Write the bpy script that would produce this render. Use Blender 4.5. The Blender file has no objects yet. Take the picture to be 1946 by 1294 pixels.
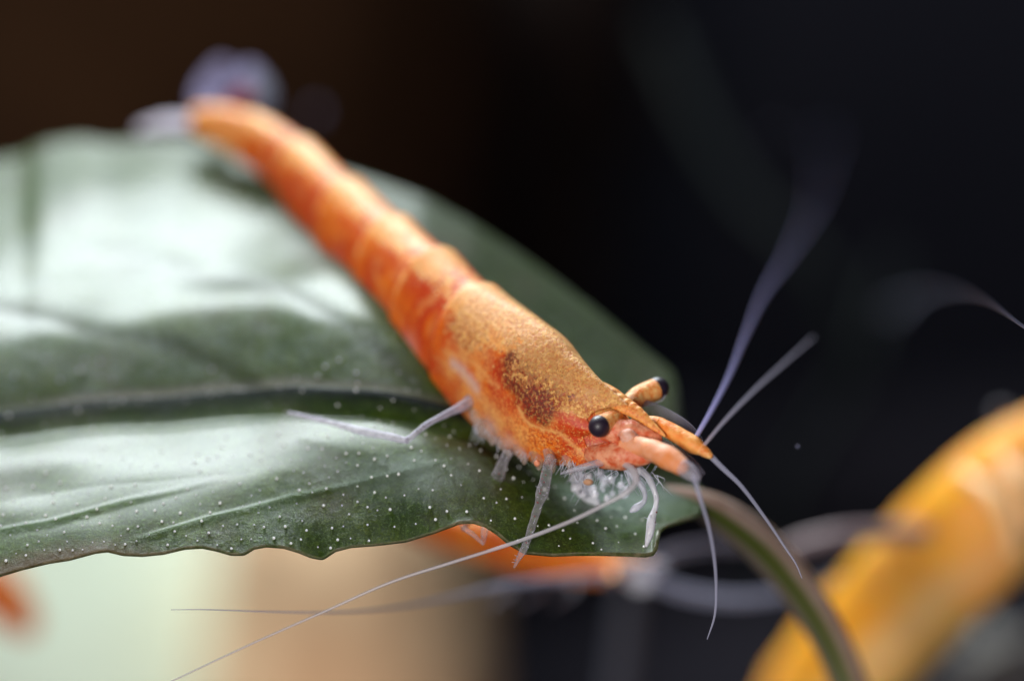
import bpy, math, random
import numpy as np
from mathutils import Vector, noise, Matrix

random.seed(7)
rng = np.random.default_rng(7)
scene = bpy.context.scene

# ------------------------------------------------------------------ camera, light, exposure
PITCH = math.radians(20)
DIST = 10.0                     # camera to the plane in focus; one unit is a centimetre
WIDTH = 2.4                     # width of the view in the plane in focus
PX = WIDTH / 1946.0
R_ = np.array([1.0, 0.0, 0.0])
F_ = np.array([0.0, math.cos(PITCH), -math.sin(PITCH)])
U_ = np.array([0.0, math.sin(PITCH), math.cos(PITCH)])
CAM = -F_ * DIST

cam_data = bpy.data.cameras.new('camera')
cam = bpy.data.objects.new('camera', cam_data)
scene.collection.objects.link(cam)
cam.location = CAM
cam.rotation_euler = (math.pi / 2 - PITCH, 0, 0)
cam_data.sensor_width = 36
cam_data.lens = 36 * DIST / WIDTH
cam_data.clip_start = 0.1
cam_data.clip_end = 200
cam_data.dof.use_dof = True
cam_data.dof.focus_distance = DIST
cam_data.dof.aperture_fstop = 0.15 / 0.60
scene.camera = cam

world = bpy.data.worlds.new('World')
scene.world = world
world.use_nodes = True
world.node_tree.nodes['Background'].inputs[0].default_value = (0.55, 0.6, 0.9, 1)
world.node_tree.nodes['Background'].inputs[1].default_value = 0.05

def area(name, loc, target, sx, sy, power, col):
    l = bpy.data.lights.new(name, 'AREA')
    l.shape = 'RECTANGLE'; l.size = sx; l.size_y = sy
    l.energy = power; l.color = col
    o = bpy.data.objects.new(name, l)
    scene.collection.objects.link(o)
    o.location = loc
    o.rotation_euler = (Vector(target) - Vector(loc)).to_track_quat('-Z', 'Y').to_euler()
    return o
area('tank_lamp', (-2.2, 7.6, 6.2), (-0.3, 0.4, 0), 5.4, 2.6, 2000, (0.88, 0.97, 1.0))
area('added_front_fill', (-5.0, -15, 4.9), (0.2, 1.5, -1.0), 4.8, 4.8, 2150, (1.0, 0.95, 0.9))  # added fill from the camera side, lifts flanks, stones and shrimps below

scene.view_settings.view_transform = 'Standard'
scene.view_settings.look = 'None'
scene.view_settings.exposure = 0.26
scene.view_settings.gamma = 1.0
scene.cycles.use_denoising = True
scene.cycles.max_bounces = 10
scene.cycles.transparent_max_bounces = 24
scene.cycles.sample_clamp_indirect = 6

# ------------------------------------------------------------------ helpers
def P(px, py, d=0.0):
    """world point seen at photo position (px, py), d centimetres behind the plane in focus"""
    k = (DIST + d) / DIST
    return (CAM + F_ * (DIST + d) + R_ * ((px - 973) * PX * k) + U_ * ((647 - py) * PX * k))

def PP(lst):
    return np.array([P(*p) for p in lst])

def cr(pts, n):
    """Catmull-Rom through rows of pts, n samples, roughly even in chord length"""
    pts = np.asarray(pts, float)
    if pts.ndim == 1: pts = pts[:, None]
    m = len(pts)
    if m == 2:
        t = np.linspace(0, 1, n)[:, None]
        return pts[0] * (1 - t) + pts[1] * t
    ext = np.vstack([2 * pts[0] - pts[1], pts, 2 * pts[-1] - pts[-2]])
    tt = np.linspace(0, m - 1, n)
    i = np.minimum(tt.astype(int), m - 2); f = (tt - i)[:, None]
    p0, p1, p2, p3 = ext[i], ext[i + 1], ext[i + 2], ext[i + 3]
    return 0.5 * (2 * p1 + (p2 - p0) * f + (2 * p0 - 5 * p1 + 4 * p2 - p3) * f ** 2 + (3 * p1 - p0 - 3 * p2 + p3) * f ** 3)

def nz(a):
    return a / (np.linalg.norm(a, axis=-1, keepdims=True) + 1e-12)

def mesh_obj(name, verts, faces, mat, parent=None, smooth=True, attrs=None, flip=False):
    me = bpy.data.meshes.new(name)
    va = np.asarray([tuple(v) for v in verts], float)
    q = np.array([(f[0], f[1], f[2]) for f in faces]); g = va - va.mean(0)
    if np.einsum('ij,ij->i', g[q[:, 0]], np.cross(g[q[:, 1]], g[q[:, 2]])).sum() < 0:
        faces = [tuple(reversed(f)) for f in faces]
    if flip: faces = [tuple(reversed(f)) for f in faces]
    me.from_pydata([tuple(v) for v in verts], [], [tuple(f) for f in faces])
    if smooth:
        me.polygons.foreach_set('use_smooth', [True] * len(me.polygons))
    if attrs:
        for k, arr in attrs.items():
            a = me.attributes.new(k, 'FLOAT', 'POINT')
            a.data.foreach_set('value', np.asarray(arr, np.float32))
    me.materials.append(mat)
    me.update()
    o = bpy.data.objects.new(name, me)
    scene.collection.objects.link(o)
    if parent is not None:
        o.parent = parent
        o.matrix_parent_inverse = Matrix.Translation(-parent.location)
    return o

def root(name, loc, label, cat, group=None):
    o = bpy.data.objects.new(name, None)
    o.empty_display_size = 0.1
    scene.collection.objects.link(o)
    o.location = loc
    o['label'] = label; o['category'] = cat
    if group: o['group'] = group
    return o

def grid_faces(nu, nv, wrap=False, off=0):
    f = []
    for i in range(nu - 1):
        for j in range(nv if wrap else nv - 1):
            a = off + i * nv + j; b = off + i * nv + (j + 1) % nv
            f.append((a, b, b + nv, a + nv))
    return f

def tube_geo(path, rad, sides=10, n=None, flat=1.0, up=None, off=0, bump=0.0):
    """swept tube with round ends; rad one radius per control point"""
    path = np.asarray(path, float)
    n = n or max(8, 8 * len(path))
    c = cr(path, n); r = cr(np.asarray(rad, float), n)[:, 0]
    r = np.maximum(r, 1e-4)
    if bump:
        r = r * (1 + bump * np.array([noise.noise(Vector(p) * 40) for p in c]))
    T = nz(np.gradient(c, axis=0))
    up = np.array([0, 0, 1.0]) if up is None else np.asarray(up, float)
    verts = []; 
    ref = up
    for k in range(n):
        s = np.cross(T[k], ref)
        if np.linalg.norm(s) < 0.05: s = np.cross(T[k], ref + np.array([0.3, 0.2, 0.1]))
        s = s / np.linalg.norm(s); m = np.cross(s, T[k]); ref = m
        for j in range(sides):
            a = 2 * math.pi * j / sides
            verts.append(c[k] + r[k] * (math.cos(a) * s + flat * math.sin(a) * m))
    faces = grid_faces(n, sides, True, off)
    verts.append(c[0] - T[0] * r[0] * .6); verts.append(c[-1] + T[-1] * r[-1] * .6)
    b0 = off + n * sides
    for j in range(sides):
        faces.append((b0, off + (j + 1) % sides, off + j))
        faces.append((b0 + 1, off + (n - 1) * sides + j, off + (n - 1) * sides + (j + 1) % sides))
    return verts, faces

def tube(name, path, rad, mat, parent=None, **k):
    v, f = tube_geo(path, rad, **k)
    return mesh_obj(name, v, f, mat, parent)

def tubes(name, lst, mat, parent=None, **k):
    V, Fs = [], []
    for path, rad in lst:
        v, f = tube_geo(path, rad, off=len(V), **k); V += v; Fs += f
    return mesh_obj(name, V, Fs, mat, parent)

def ball_geo(c, r, axes=None, nu=16, nv=24, off=0):
    c = np.asarray(c, float)
    A = np.eye(3) if axes is None else np.asarray(axes, float)
    r = np.ones(3) * r if np.isscalar(r) else np.asarray(r, float)
    v = []
    for i in range(nu + 1):
        th = math.pi * i / nu
        for j in range(nv):
            ph = 2 * math.pi * j / nv
            q = np.array([math.sin(th) * math.cos(ph), math.sin(th) * math.sin(ph), math.cos(th)]) * r
            v.append(c + q @ A)
    return v, grid_faces(nu + 1, nv, True, off)

def ball(name, c, r, mat, parent=None, axes=None, nu=16, nv=24):
    v, f = ball_geo(c, r, axes, nu, nv)
    return mesh_obj(name, v, f, mat, parent)

# ------------------------------------------------------------------ materials
class NT:
    def __init__(s, name):
        s.m = bpy.data.materials.new(name); s.m.use_nodes = True
        s.t = s.m.node_tree; s.bsdf = s.t.nodes['Principled BSDF']; s.out = s.t.nodes['Material Output']
        s.tc = s.t.nodes.new('ShaderNodeTexCoord')
    def link(s, a, b): s.t.links.new(a, b)
    def noise(s, scale, detail=4, rough=.6, vec=None, dist=0.0):
        n = s.t.nodes.new('ShaderNodeTexNoise'); n.inputs['Scale'].default_value = scale
        n.inputs['Detail'].default_value = detail; n.inputs['Roughness'].default_value = rough
        n.inputs['Distortion'].default_value = dist
        s.link(vec or s.tc.outputs['Object'], n.inputs['Vector']); return n.outputs['Fac']
    def voro(s, scale, feature='F1', vec=None, rnd=1.0):
        n = s.t.nodes.new('ShaderNodeTexVoronoi'); n.feature = feature; n.inputs['Scale'].default_value = scale
        n.inputs['Randomness'].default_value = rnd
        s.link(vec or s.tc.outputs['Object'], n.inputs['Vector']); return n.outputs['Distance']
    def ramp(s, fac, stops):
        n = s.t.nodes.new('ShaderNodeValToRGB'); e = n.color_ramp.elements
        while len(e) < len(stops): e.new(0.5)
        for q, (p, c) in zip(e, stops):
            q.position = p; q.color = (c, c, c, 1) if np.isscalar(c) else (*c, 1)
        s.link(fac, n.inputs['Fac']); return n.outputs['Color']
    def mix(s, fac, a, b, blend='MIX'):
        n = s.t.nodes.new('ShaderNodeMix'); n.data_type = 'RGBA'; n.blend_type = blend
        for sock, val in ((n.inputs[0], fac), (n.inputs[6], a), (n.inputs[7], b)):
            if isinstance(val, bpy.types.NodeSocket): s.link(val, sock)
            elif np.isscalar(val): sock.default_value = val
            else: sock.default_value = (*val, 1)
        return n.outputs[2]
    def math(s, op, a, b=0.0, c=None, clamp=False):
        n = s.t.nodes.new('ShaderNodeMath'); n.operation = op; n.use_clamp = clamp
        for k, val in enumerate((a, b) if c is None else (a, b, c)):
            if isinstance(val, bpy.types.NodeSocket): s.link(val, n.inputs[k])
            else: n.inputs[k].default_value = val
        return n.outputs[0]
    def attr(s, name):
        n = s.t.nodes.new('ShaderNodeAttribute'); n.attribute_name = name; return n.outputs['Fac']
    def bump(s, h, strength, dist=0.01):
        n = s.t.nodes.new('ShaderNodeBump'); n.inputs['Strength'].default_value = strength
        n.inputs['Distance'].default_value = dist
        s.link(h, n.inputs['Height']); s.link(n.outputs['Normal'], s.bsdf.inputs['Normal']); return n
    def set(s, **k):
        for key, val in k.items():
            sock = s.bsdf.inputs[key.replace('_', ' ')]
            if isinstance(val, bpy.types.NodeSocket): s.link(val, sock)
            elif isinstance(val, (tuple, list)) and len(val) == 3 and sock.type == 'RGBA': sock.default_value = (*val, 1)
            else: sock.default_value = val
    def see_through(s, amount):
        """mix with a plain transparent shader (thin clear chitin)"""
        tr = s.t.nodes.new('ShaderNodeBsdfTransparent'); mx = s.t.nodes.new('ShaderNodeMixShader')
        lw = s.t.nodes.new('ShaderNodeLayerWeight'); lw.inputs[0].default_value = .35
        f_ = s.math('SUBTRACT', 1.0, s.math('MULTIPLY', lw.outputs['Facing'], .75))
        s.link(s.math('MULTIPLY', f_, min(1.0, amount * 1.25), clamp=True), mx.inputs[0])
        s.link(s.bsdf.outputs[0], mx.inputs[1]); s.link(tr.outputs[0], mx.inputs[2]); s.link(mx.outputs[0], s.out.inputs[0])
    def translucent(s, col, amount):
        tr = s.t.nodes.new('ShaderNodeBsdfTranslucent'); mx = s.t.nodes.new('ShaderNodeMixShader')
        if isinstance(col, bpy.types.NodeSocket): s.link(col, tr.inputs[0])
        else: tr.inputs[0].default_value = (*col, 1)
        mx.inputs[0].default_value = amount
        s.link(s.bsdf.outputs[0], mx.inputs[1]); s.link(tr.outputs[0], mx.inputs[2]); s.link(mx.outputs[0], s.out.inputs[0])

def shell_material(name, base, deep, pale, tan, dark, speck_amt=1.0):
    m = NT(name)
    n1 = m.noise(9, 4, .6, dist=.6); n2 = m.noise(34, 5, .65); n3 = m.noise(120, 4, .7); n4 = m.noise(20, 3, .6)
    col = m.mix(m.ramp(n1, [(.38, 0), (.58, 1)]), base, deep)
    col = m.mix(m.math('MULTIPLY', m.ramp(n4, [(.5, 0), (.75, 1)]), .55), col, pale)
    # red and clear zones
    col = m.mix(m.math('MULTIPLY', m.math('SMOOTHSTEP' if False else 'ADD', m.attr('red'), 0), 1.0, clamp=True), col, deep)
    col = m.mix(m.math('MULTIPLY', m.attr('warm'), m.ramp(m.noise(30, 4, .7), [(.30, .35), (.62, 1)])), col, (.86, .40, .10))
    # pale dorsal band with a ragged edge
    j = m.math('ADD', m.attr('pale'), m.math('MULTIPLY', m.math('SUBTRACT', n2, .5), 1.0))
    palef = m.ramp(j, [(.42, 0), (.60, 1)])
    palecol = m.mix(m.ramp(n2, [(.4, 0), (.62, 1)]), m.mix(.6, base, pale), m.mix(.2, pale, base))
    col = m.mix(m.math('MULTIPLY', palef, .86), col, palecol)
    # dark maroon organ seen through the shell
    j = m.math('ADD', m.attr('dark'), m.math('MULTIPLY', m.math('SUBTRACT', n2, .5), 1.1))
    darkf = m.ramp(j, [(.22, 0), (.82, 1)])
    col = m.mix(m.math('MULTIPLY', darkf, .92), col, dark)
    # crust of tan grains
    gr = m.attr('grain')
    cell = m.voro(62, 'F1'); cell2 = m.noise(150, 3, .6)
    mm = m.math('ADD', gr, m.math('MULTIPLY', m.math('SUBTRACT', m.noise(24, 4, .7), .5), 1.6))
    mm = m.math('ADD', mm, m.math('MULTIPLY', m.math('SUBTRACT', m.noise(85, 3, .7), .5), 2.2))
    zone = m.ramp(mm, [(.50, 0), (.60, 1)])
    grains = m.ramp(m.math('ADD', m.noise(95, 3, .65), m.math('MULTIPLY', cell2, .5)), [(.68, 0), (.80, 1)])
    grains = m.math('MULTIPLY', grains, m.math('SUBTRACT', 1.0, m.math('MULTIPLY', m.attr('gaps'), m.ramp(m.noise(62, 4, .75), [(.46, 1), (.56, 0)]))), clamp=True)
    gcol = m.mix(m.ramp(m.noise(48, 2, .5), [(.38, 0), (.62, 1)]), tan, pale)
    gcol = m.mix(m.math('MULTIPLY', m.attr('pale'), .55), gcol, (.93, .50, .17))
    gap = m.mix(m.math('SUBTRACT', .55, m.math('MULTIPLY', m.attr('gaps'), .5)), dark, deep)
    crust = m.mix(grains, m.mix(m.math('SUBTRACT', .95, m.math('MULTIPLY', m.attr('pale'), .62)), gcol, gap), gcol)
    col = m.mix(m.math('MULTIPLY', zone, .9), col, crust)
    # fine speckle everywhere
    sp = m.math('MULTIPLY', m.ramp(n3, [(.50, 0), (.60, 1)]), m.math('ADD', m.math('MULTIPLY', m.attr('speck'), .55), .10))
    col = m.mix(sp, col, m.mix(.25, tan, pale))
    sp = m.math('MULTIPLY', m.ramp(m.noise(135, 3, .7), [(.42, 1), (.50, 0)]), m.math('ADD', m.math('MULTIPLY', m.attr('speck'), .6), .10))
    col = m.mix(sp, col, m.mix(.25, deep, dark))
    # clear, milky zones
    clf = m.math('MULTIPLY', m.attr('clear'), 1.0, clamp=True)
    col = m.mix(m.math('MULTIPLY', clf, .8), col, (0.62, 0.50, 0.50))
    line = m.attr('line')
    col = m.mix(m.math('MULTIPLY', line, .7), col, pale)
    m.set(Base_Color=col, Roughness=.58, Subsurface_Weight=.35, Subsurface_Radius=(.05, .016, .005), Subsurface_Scale=.6,
          Coat_Weight=.07, Coat_Roughness=.35, Specular_IOR_Level=.4)
    h = m.math('ADD', m.math('MULTIPLY', m.math('MULTIPLY', grains, zone), .9), m.math('MULTIPLY', n2, .5))
    m.bump(h, .55, .006)
    return m.m

M = {}
M['shell'] = shell_material('orange_shell', (.80, .175, .004), (.56, .042, .002), (.90, .52, .17), (.74, .38, .09), (.105, .012, .006))
M['shell_far'] = shell_material('orange_shell_plain', (.98, .28, .012), (.70, .09, .006), (.86, .40, .15), (.80, .35, .10), (.3, .03, .01))
M['shell_yellow'] = shell_material('yellow_shell', (1.0, .50, .004), (.95, .36, .003), (.85, .55, .20), (.85, .52, .16), (.70, .22, .01))

def simple(name, col, rough=.5, sss=0, clear=0, spec=.5, coat=0, nscale=0, col2=None, bump=0):
    m = NT(name)
    c = col
    if nscale:
        n = m.noise(nscale, 4, .65)
        c = m.mix(m.ramp(n, [(.38, 0), (.62, 1)]), col, col2 or col)
        if bump: m.bump(n, bump, .01)
    m.set(Base_Color=c, Roughness=rough, Subsurface_Weight=sss, Subsurface_Radius=(.05, .03, .02), Specular_IOR_Level=spec, Coat_Weight=coat)
    if clear: m.see_through(clear)
    return m.m
M['cornea'] = simple('eye_black', (.016, .008, .020), .5, coat=.1)
M['stalk'] = simple('eye_stalk', (.78, .20, .02), .5, sss=.3, nscale=75, col2=(.90, .54, .20), bump=.5)
M['clear'] = simple('clear_chitin', (.50, .47, .60), .35, clear=.62, nscale=40, col2=(.62, .60, .66))
M['scale'] = simple('antennal_scale', (.30, .28, .36), .4, clear=.6, nscale=30, col2=(.26, .22, .28))
M['fan'] = simple('tail_fan', (.17, .15, .27), .8, clear=.45, spec=.1, nscale=16, col2=(.30, .27, .42))
M['fan_red'] = simple('tail_fan_red', (.12, .012, .018), .9, spec=.05)
M['milky'] = simple('milky_chitin', (.66, .66, .76), .3, clear=.55, nscale=60, col2=(.85, .85, .92), bump=.5)
M['white'] = simple('white_chitin', (.80, .82, .95), .3, clear=.30, nscale=60, col2=(.70, .70, .80), bump=.5)
M['claw'] = simple('white_claw', (.90, .92, 1.0), .35, coat=.5, clear=.3, nscale=45, col2=(.78, .74, .82), bump=.6)
M['leg'] = simple('leg_chitin', (.42, .38, .42), .3, clear=.72, nscale=90, col2=(.75, .72, .80), bump=.6)
M['legspot'] = simple('leg_spots', (.20, .04, .03), .5)
M['feeler'] = simple('feeler', (.46, .46, .60), .35, clear=.5)
M['feeler_blue'] = simple('feeler_blue', (.30, .34, .70), .35)
M['feeler_pale'] = simple('feeler_pale', (.62, .58, .62), .35, clear=.45)
M['peduncle'] = simple('feeler_base', (.80, .22, .02), .55, sss=.3, nscale=40, col2=(.85, .40, .10), bump=.5)
M['peduncle_near'] = simple('feeler_base_pink', (.82, .38, .22), .6, sss=.3, nscale=30, col2=(.80, .26, .07), bump=.3)
M['gill'] = simple('gill_cover', (.50, .34, .24), .35, clear=.62, nscale=38, col2=(.62, .52, .50), bump=.6)
M['paleflesh'] = simple('pale_flesh', (.80, .50, .40), .5, sss=.3, nscale=60, col2=(.70, .28, .16), bump=.3)
M['redflesh'] = simple('red_flesh', (.62, .09, .02), .5, sss=.3, nscale=42, col2=(.82, .36, .20), bump=.6)

# ------------------------------------------------------------------ the tank round the subjects
def leafy_noise(p, s):
    return noise.noise(Vector(p) * s)

dark_glass = NT('dark_tank_wall')
dn = dark_glass.noise(.35, 3, .5)
dark_glass.set(Base_Color=dark_glass.mix(dark_glass.ramp(dn, [(.35, 0), (.7, 1)]), (.008, .008, .013), (.011, .011, .016)), Roughness=.9, Specular_IOR_Level=.1)
gravel_m = NT('dark_gravel')
gravel_m.set(Base_Color=gravel_m.mix(gravel_m.voro(2.2), (.010, .009, .014), (.026, .023, .030)), Roughness=.9, Specular_IOR_Level=.1)

def sheet(name, pts_fn, nu, nv, mat, kind=None):
    v = [pts_fn(i / (nu - 1), j / (nv - 1)) for i in range(nu) for j in range(nv)]
    o = mesh_obj(name, v, grid_faces(nu, nv), mat)
    if kind: o['kind'] = kind
    return o
sheet('tank_wall', lambda a, b: (-16 + 32 * a, 11 + .3 * math.sin(3 * a), -4.6 + 16 * b), 12, 8, dark_glass.m, 'structure')
sheet('tank_floor', lambda a, b: (-16 + 32 * a, -10 + 21.2 * b, -4.5 + .25 * leafy_noise((a * 9, b * 9, 0), 1)), 60, 40, gravel_m.m, 'structure')

# ------------------------------------------------------------------ the big leaf
LU, LW = 760, 300
Fk = [(-700, 1000, .5), (-600, 1120, .2), (-400, 1160, .05), (-200, 1140, 0), (-90, 1118, 0), (0, 1090, 0), (40, 1078, 0), (90, 1066, 0), (130, 1060, 0), (180, 1046, 0), (205, 1043, 0), (235, 1051, 0), (270, 1053, 0), (310, 1049, 0), (350, 1039, 0), (385, 1037, 0),
      (415, 1044, 0), (440, 1052, 0), (462, 1052, 0), (480, 1040, 0), (505, 1035, 0), (540, 1038, 0), (570, 1048, 0), (592, 1058, 0), (612, 1062, 0), (635, 1046, 0), (665, 1038, 0), (720, 1034, 0), (770, 1028, 0), (820, 1012, 0), (850, 1000, 0), (872, 990, 0),
      (900, 988, 0), (925, 996, 0), (948, 1012, 0), (972, 1034, 0), (1000, 1050, 0), (1050, 1053, 0), (1090, 1050, 0), (1125, 1049, 0), (1180, 1050, .01), (1228, 1052, .02), (1243, 1048, .03), (1246, 1010, .06), (1262, 996, .12), (1295, 984, .24), (1325, 974, .36), (1345, 968, .42)]
Mk = [(-700, 900, .7), (-500, 880, .62), (-250, 838, .57), (0, 800, .55), (120, 776, .55), (260, 760, .55), (420, 753, .54), (560, 756, .52), (700, 768, .50), (830, 792, .47), (950, 840, .44), (1060, 880, .41), (1160, 910, .40), (1250, 932, .40), (1345, 956, .43)]
Bk = [(-700, 800, 1.0), (-550, 560, 1.5), (-300, 380, 1.8), (-100, 325, 1.9), (0, 302, 1.9), (40, 296, 1.9), (80, 274, 1.9), (150, 262, 1.9), (210, 272, 1.88), (300, 262, 1.85), (400, 274, 1.8), (500, 292, 1.72), (600, 308, 1.62), (700, 338, 1.52), (800, 372, 1.42), (900, 425, 1.3), (1000, 490, 1.18),
      (1080, 548, 1.08), (1150, 602, 1.0), (1220, 660, .92), (1270, 698, .86), (1296, 730, .80), (1298, 768, .74), (1292, 820, .66), (1300, 870, .57), (1320, 910, .50), (1345, 944, .45)]
def col_table(keys, n):
    k = np.array(keys, float)
    u = (k[:, 0] + 700) / 2045.0
    u = np.maximum.accumulate(u + np.arange(len(u)) * 1e-5)
    u = (u - u[0]) / (u[-1] - u[0])
    q = np.linspace(0, 1, n)
    return np.stack([np.interp(q, u, k[:, c]) for c in range(3)], 1)
def smooth_rows(a, w):
    pad = np.pad(a, ((w, w), (0, 0)), 'edge'); ker = np.hanning(2 * w + 1); ker /= ker.sum()
    return np.stack([np.convolve(pad[:, c], ker, 'valid') for c in range(a.shape[1])], 1)
Ft = smooth_rows(col_table(Fk, LU), 2); Mt = smooth_rows(col_table(Mk, LU), 22); Bt = smooth_rows(col_table(Bk, LU), 8)
Ft[-1] = (1345, 968, .42)

def vein_dist(pl, X, Y):
    """signed distance in the leaf's own flattened map to a vein given as a polyline"""
    pl = np.array(pl, float); best = np.full(X.shape, 1e9)
    for a, b in zip(pl[:-1], pl[1:]):
        ab = b - a; L = (ab ** 2).sum()
        t = np.clip(((X - a[0]) * ab[0] + (Y - a[1]) * ab[1]) / L, 0, 1)
        dx = X - a[0] - t * ab[0]; dy = Y - a[1] - t * ab[1]
        d = np.hypot(dx, dy); best = np.where(np.abs(d) < np.abs(best), d * np.sign(dy), best)
    return best

wv = np.concatenate([-np.linspace(1, 0, LW // 2) ** 1.0, np.linspace(0, 1, LW // 2 + 1)[1:]])
NWV = len(wv)
W2, _ = np.meshgrid(wv, np.arange(LU))
f = np.abs(W2)
Mx, My, Md = (np.repeat(Mt[:, c:c + 1], NWV, 1) for c in range(3))
Md = (.43 + (Md - .43) * .5) * (1 - .36 * np.exp(-(np.abs(Mx - 780) / 260.0) ** 3))
Fx, Fy, Fd = (np.repeat(Ft[:, c:c + 1], NWV, 1) for c in range(3))
Bx, By, Bd = (np.repeat(Bt[:, c:c + 1], NWV, 1) for c in range(3))
front = W2 < 0
Fsm = smooth_rows(Ft, 70); Fsm[-1] = Ft[-1]
bl = np.clip((f - .62) / .38, 0, 1) ** 2
Fx, Fy, Fd = (Fsm[:, c:c + 1] + (Ft[:, c:c + 1] - Fsm[:, c:c + 1]) * bl for c in range(3))
X = np.where(front, Mx + (Fx - Mx) * f, Mx + (Bx - Mx) * f)
Y = np.where(front, My + (Fy - My) * f, My + (By - My) * f)
Bd = Md + (Bd - Md) * .74
def soft_curve(q, xs, ys, win):
    g = np.linspace(-.5, 1.5, 801); y = np.interp(g, xs, ys)
    y = np.where(g < 0, ys[0] + g * (ys[1] - ys[0]) / (xs[1] - xs[0]), y)
    y = np.where(g > 1, ys[-1] + (g - 1) * (ys[-1] - ys[-2]) / (xs[-1] - xs[-2]), y)
    k = np.hanning(win); k /= k.sum()
    y = np.convolve(np.pad(y, win // 2, 'edge'), k, 'valid'); y -= np.interp(0, g, y); y /= np.interp(1, g, y)
    return np.interp(q, g, y)
hump = soft_curve(f, [0, .12, .34, .5, .75, 1], [0, .035, .12, .28, .62, 1.0], 121)
gf = soft_curve(f, [0, .27, .33, .45, .60, .8, 1], [0, .39, .46, .58, .72, .88, 1.0], 91)
D = np.where(front, Md + (Fd - Md) * gf, Md + (Bd - Md) * hump)
K = (DIST + D) / DIST
PT = (CAM[None, None] + F_ * (DIST + D)[..., None] + R_ * ((X - 973) * PX * K)[..., None] + U_ * ((647 - Y) * PX * K)[..., None])
# relief, in centimetres along the vertical
flat_u = np.arange(LU)[:, None] / LU * np.ones_like(W2)
endfade = np.clip((1345 - X) / 160, 0, 1) * np.clip((1.05 - f) / .55, 0, 1) ** 1.5
low = np.zeros_like(X)
idx = [(i, j) for i in range(0, LU, 6) for j in range(0, NWV, 6)]
ii = np.arange(0, LU, 6); jj = np.arange(0, NWV, 6)
coarse = np.array([[noise.noise(Vector(PT[i, j]) * 1.5 + Vector((0, 4, 2))) * .75 + noise.noise(Vector(PT[i, j]) * 5.0 + Vector((3, 1, 7))) * .16 for j in jj] for i in ii])
c1 = np.array([np.interp(np.arange(NWV), jj, r) for r in coarse])
low = np.array([np.interp(np.arange(LU), ii, c1[:, j]) for j in range(NWV)]).T
H = low * .055 * endfade
# midrib: a raised rib with a groove before it
sd = vein_dist([(x, y) for x, y, _ in Mt[::15]], X, Y)
mid = np.exp(-(sd / 13.0) ** 2) * np.clip((1345 - X) / 100, 0, 1)
groove = np.exp(-((sd - 24) / 12.0) ** 2)
H += .026 * mid - .012 * groove * endfade
veins_front = [[(1000, 870), (760, 915), (560, 948), (400, 985), (290, 1015), (215, 1036)], [(460, 900), (250, 942), (90, 988), (-60, 1015)],
               ]
veins_rear = [[(830, 770), (690, 640), (520, 545), (340, 492), (100, 450)], [(520, 745), (330, 640), (100, 590), (-200, 560)], [(1080, 870), (1000, 700), (900, 520), (800, 420)]]
vein = np.zeros_like(X); vdark = np.zeros_like(X)
for v_ in veins_front:
    s_ = vein_dist(v_, X, Y); ok = np.clip((v_[0][0] - X) / 300, 0, 1) * np.clip((X - v_[-1][0]) / 90, 0, 1); ok = ok * ok * (3 - 2 * ok)
    g = np.exp(-(s_ / 6.0) ** 2) * ok * front
    vein = np.maximum(vein, g); H += .0036 * g
    H += .004 * np.exp(-((s_ + 40) / 34.0) ** 2) * ok * front * endfade
for v_ in veins_rear:
    s_ = vein_dist(v_, X, Y)
    g = np.exp(-(s_ / 18.0) ** 2) * (~front) * endfade * np.clip((X - v_[-1][0]) / 120, 0, 1) * np.clip((v_[0][0] - X) / 40, 0, 1)
    vdark = np.maximum(vdark, g); H -= .004 * g
PT[..., 2] += H
LEAF_FLIP = False
leaf = root('water_plant_leaf', P(1345, 955, .43), 'big green leaf with white dots and wavy front edge that the orange shrimp stands on', 'leaf')

lm = NT('leaf_green')
fine = lm.noise(75, 5, .75); med = lm.noise(11, 4, .6); grain = lm.noise(170, 3, .8)
lg = lm.mix(lm.ramp(med, [(.35, 0), (.68, 1)]), (.045, .125, .002), (.15, .24, .010))
lg = lm.mix(lm.ramp(fine, [(.42, 0), (.58, 1)]), lm.mix(.80, lg, (.026, .062, .001)), lg)
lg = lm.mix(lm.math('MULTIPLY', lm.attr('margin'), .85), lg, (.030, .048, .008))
lg = lm.mix(lm.math('MULTIPLY', lm.ramp(lm.noise(4.2, 3, .6), [(.5, 0), (.72, 1)]), .8), lg, (.13, .105, .055))
lg = lm.mix(lm.math('MULTIPLY', lm.ramp(grain, [(.54, 0), (.62, 1)]), .85), lg, (.24, .42, .07))
lg = lm.mix(lm.math('MULTIPLY', lm.ramp(lm.noise(230, 2, .8), [(.40, 1), (.50, 0)]), .6), lg, (.012, .022, .006))
edge = lm.attr('edge')
lg = lm.mix(lm.math('MULTIPLY', lm.ramp(lm.math('ADD', edge, lm.math('MULTIPLY', lm.math('SUBTRACT', fine, .5), .9)), [(.45, 0), (.9, 1)]), .8), lg, (.16, .070, .022))
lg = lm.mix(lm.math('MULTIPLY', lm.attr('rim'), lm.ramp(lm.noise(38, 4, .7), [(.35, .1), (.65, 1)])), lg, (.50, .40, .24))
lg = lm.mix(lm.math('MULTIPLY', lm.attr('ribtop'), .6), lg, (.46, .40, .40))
lg = lm.mix(lm.math('MULTIPLY', lm.attr('rib'), .92), lg, (.022, .026, .042))
lg = lm.mix(lm.math('MULTIPLY', lm.attr('vein'), .55), lg, (.09, .20, .04))
lg = lm.mix(lm.math('MULTIPLY', lm.attr('vdark'), .5), lg, (.035, .045, .025))
painted_sheen = lm.ramp(lm.math('ADD', lm.attr('painted_sheen'), lm.math('MULTIPLY', lm.math('SUBTRACT', lm.noise(16, 4, .7), .5), .9)), [(.28, 0), (.95, 1)])
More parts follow.
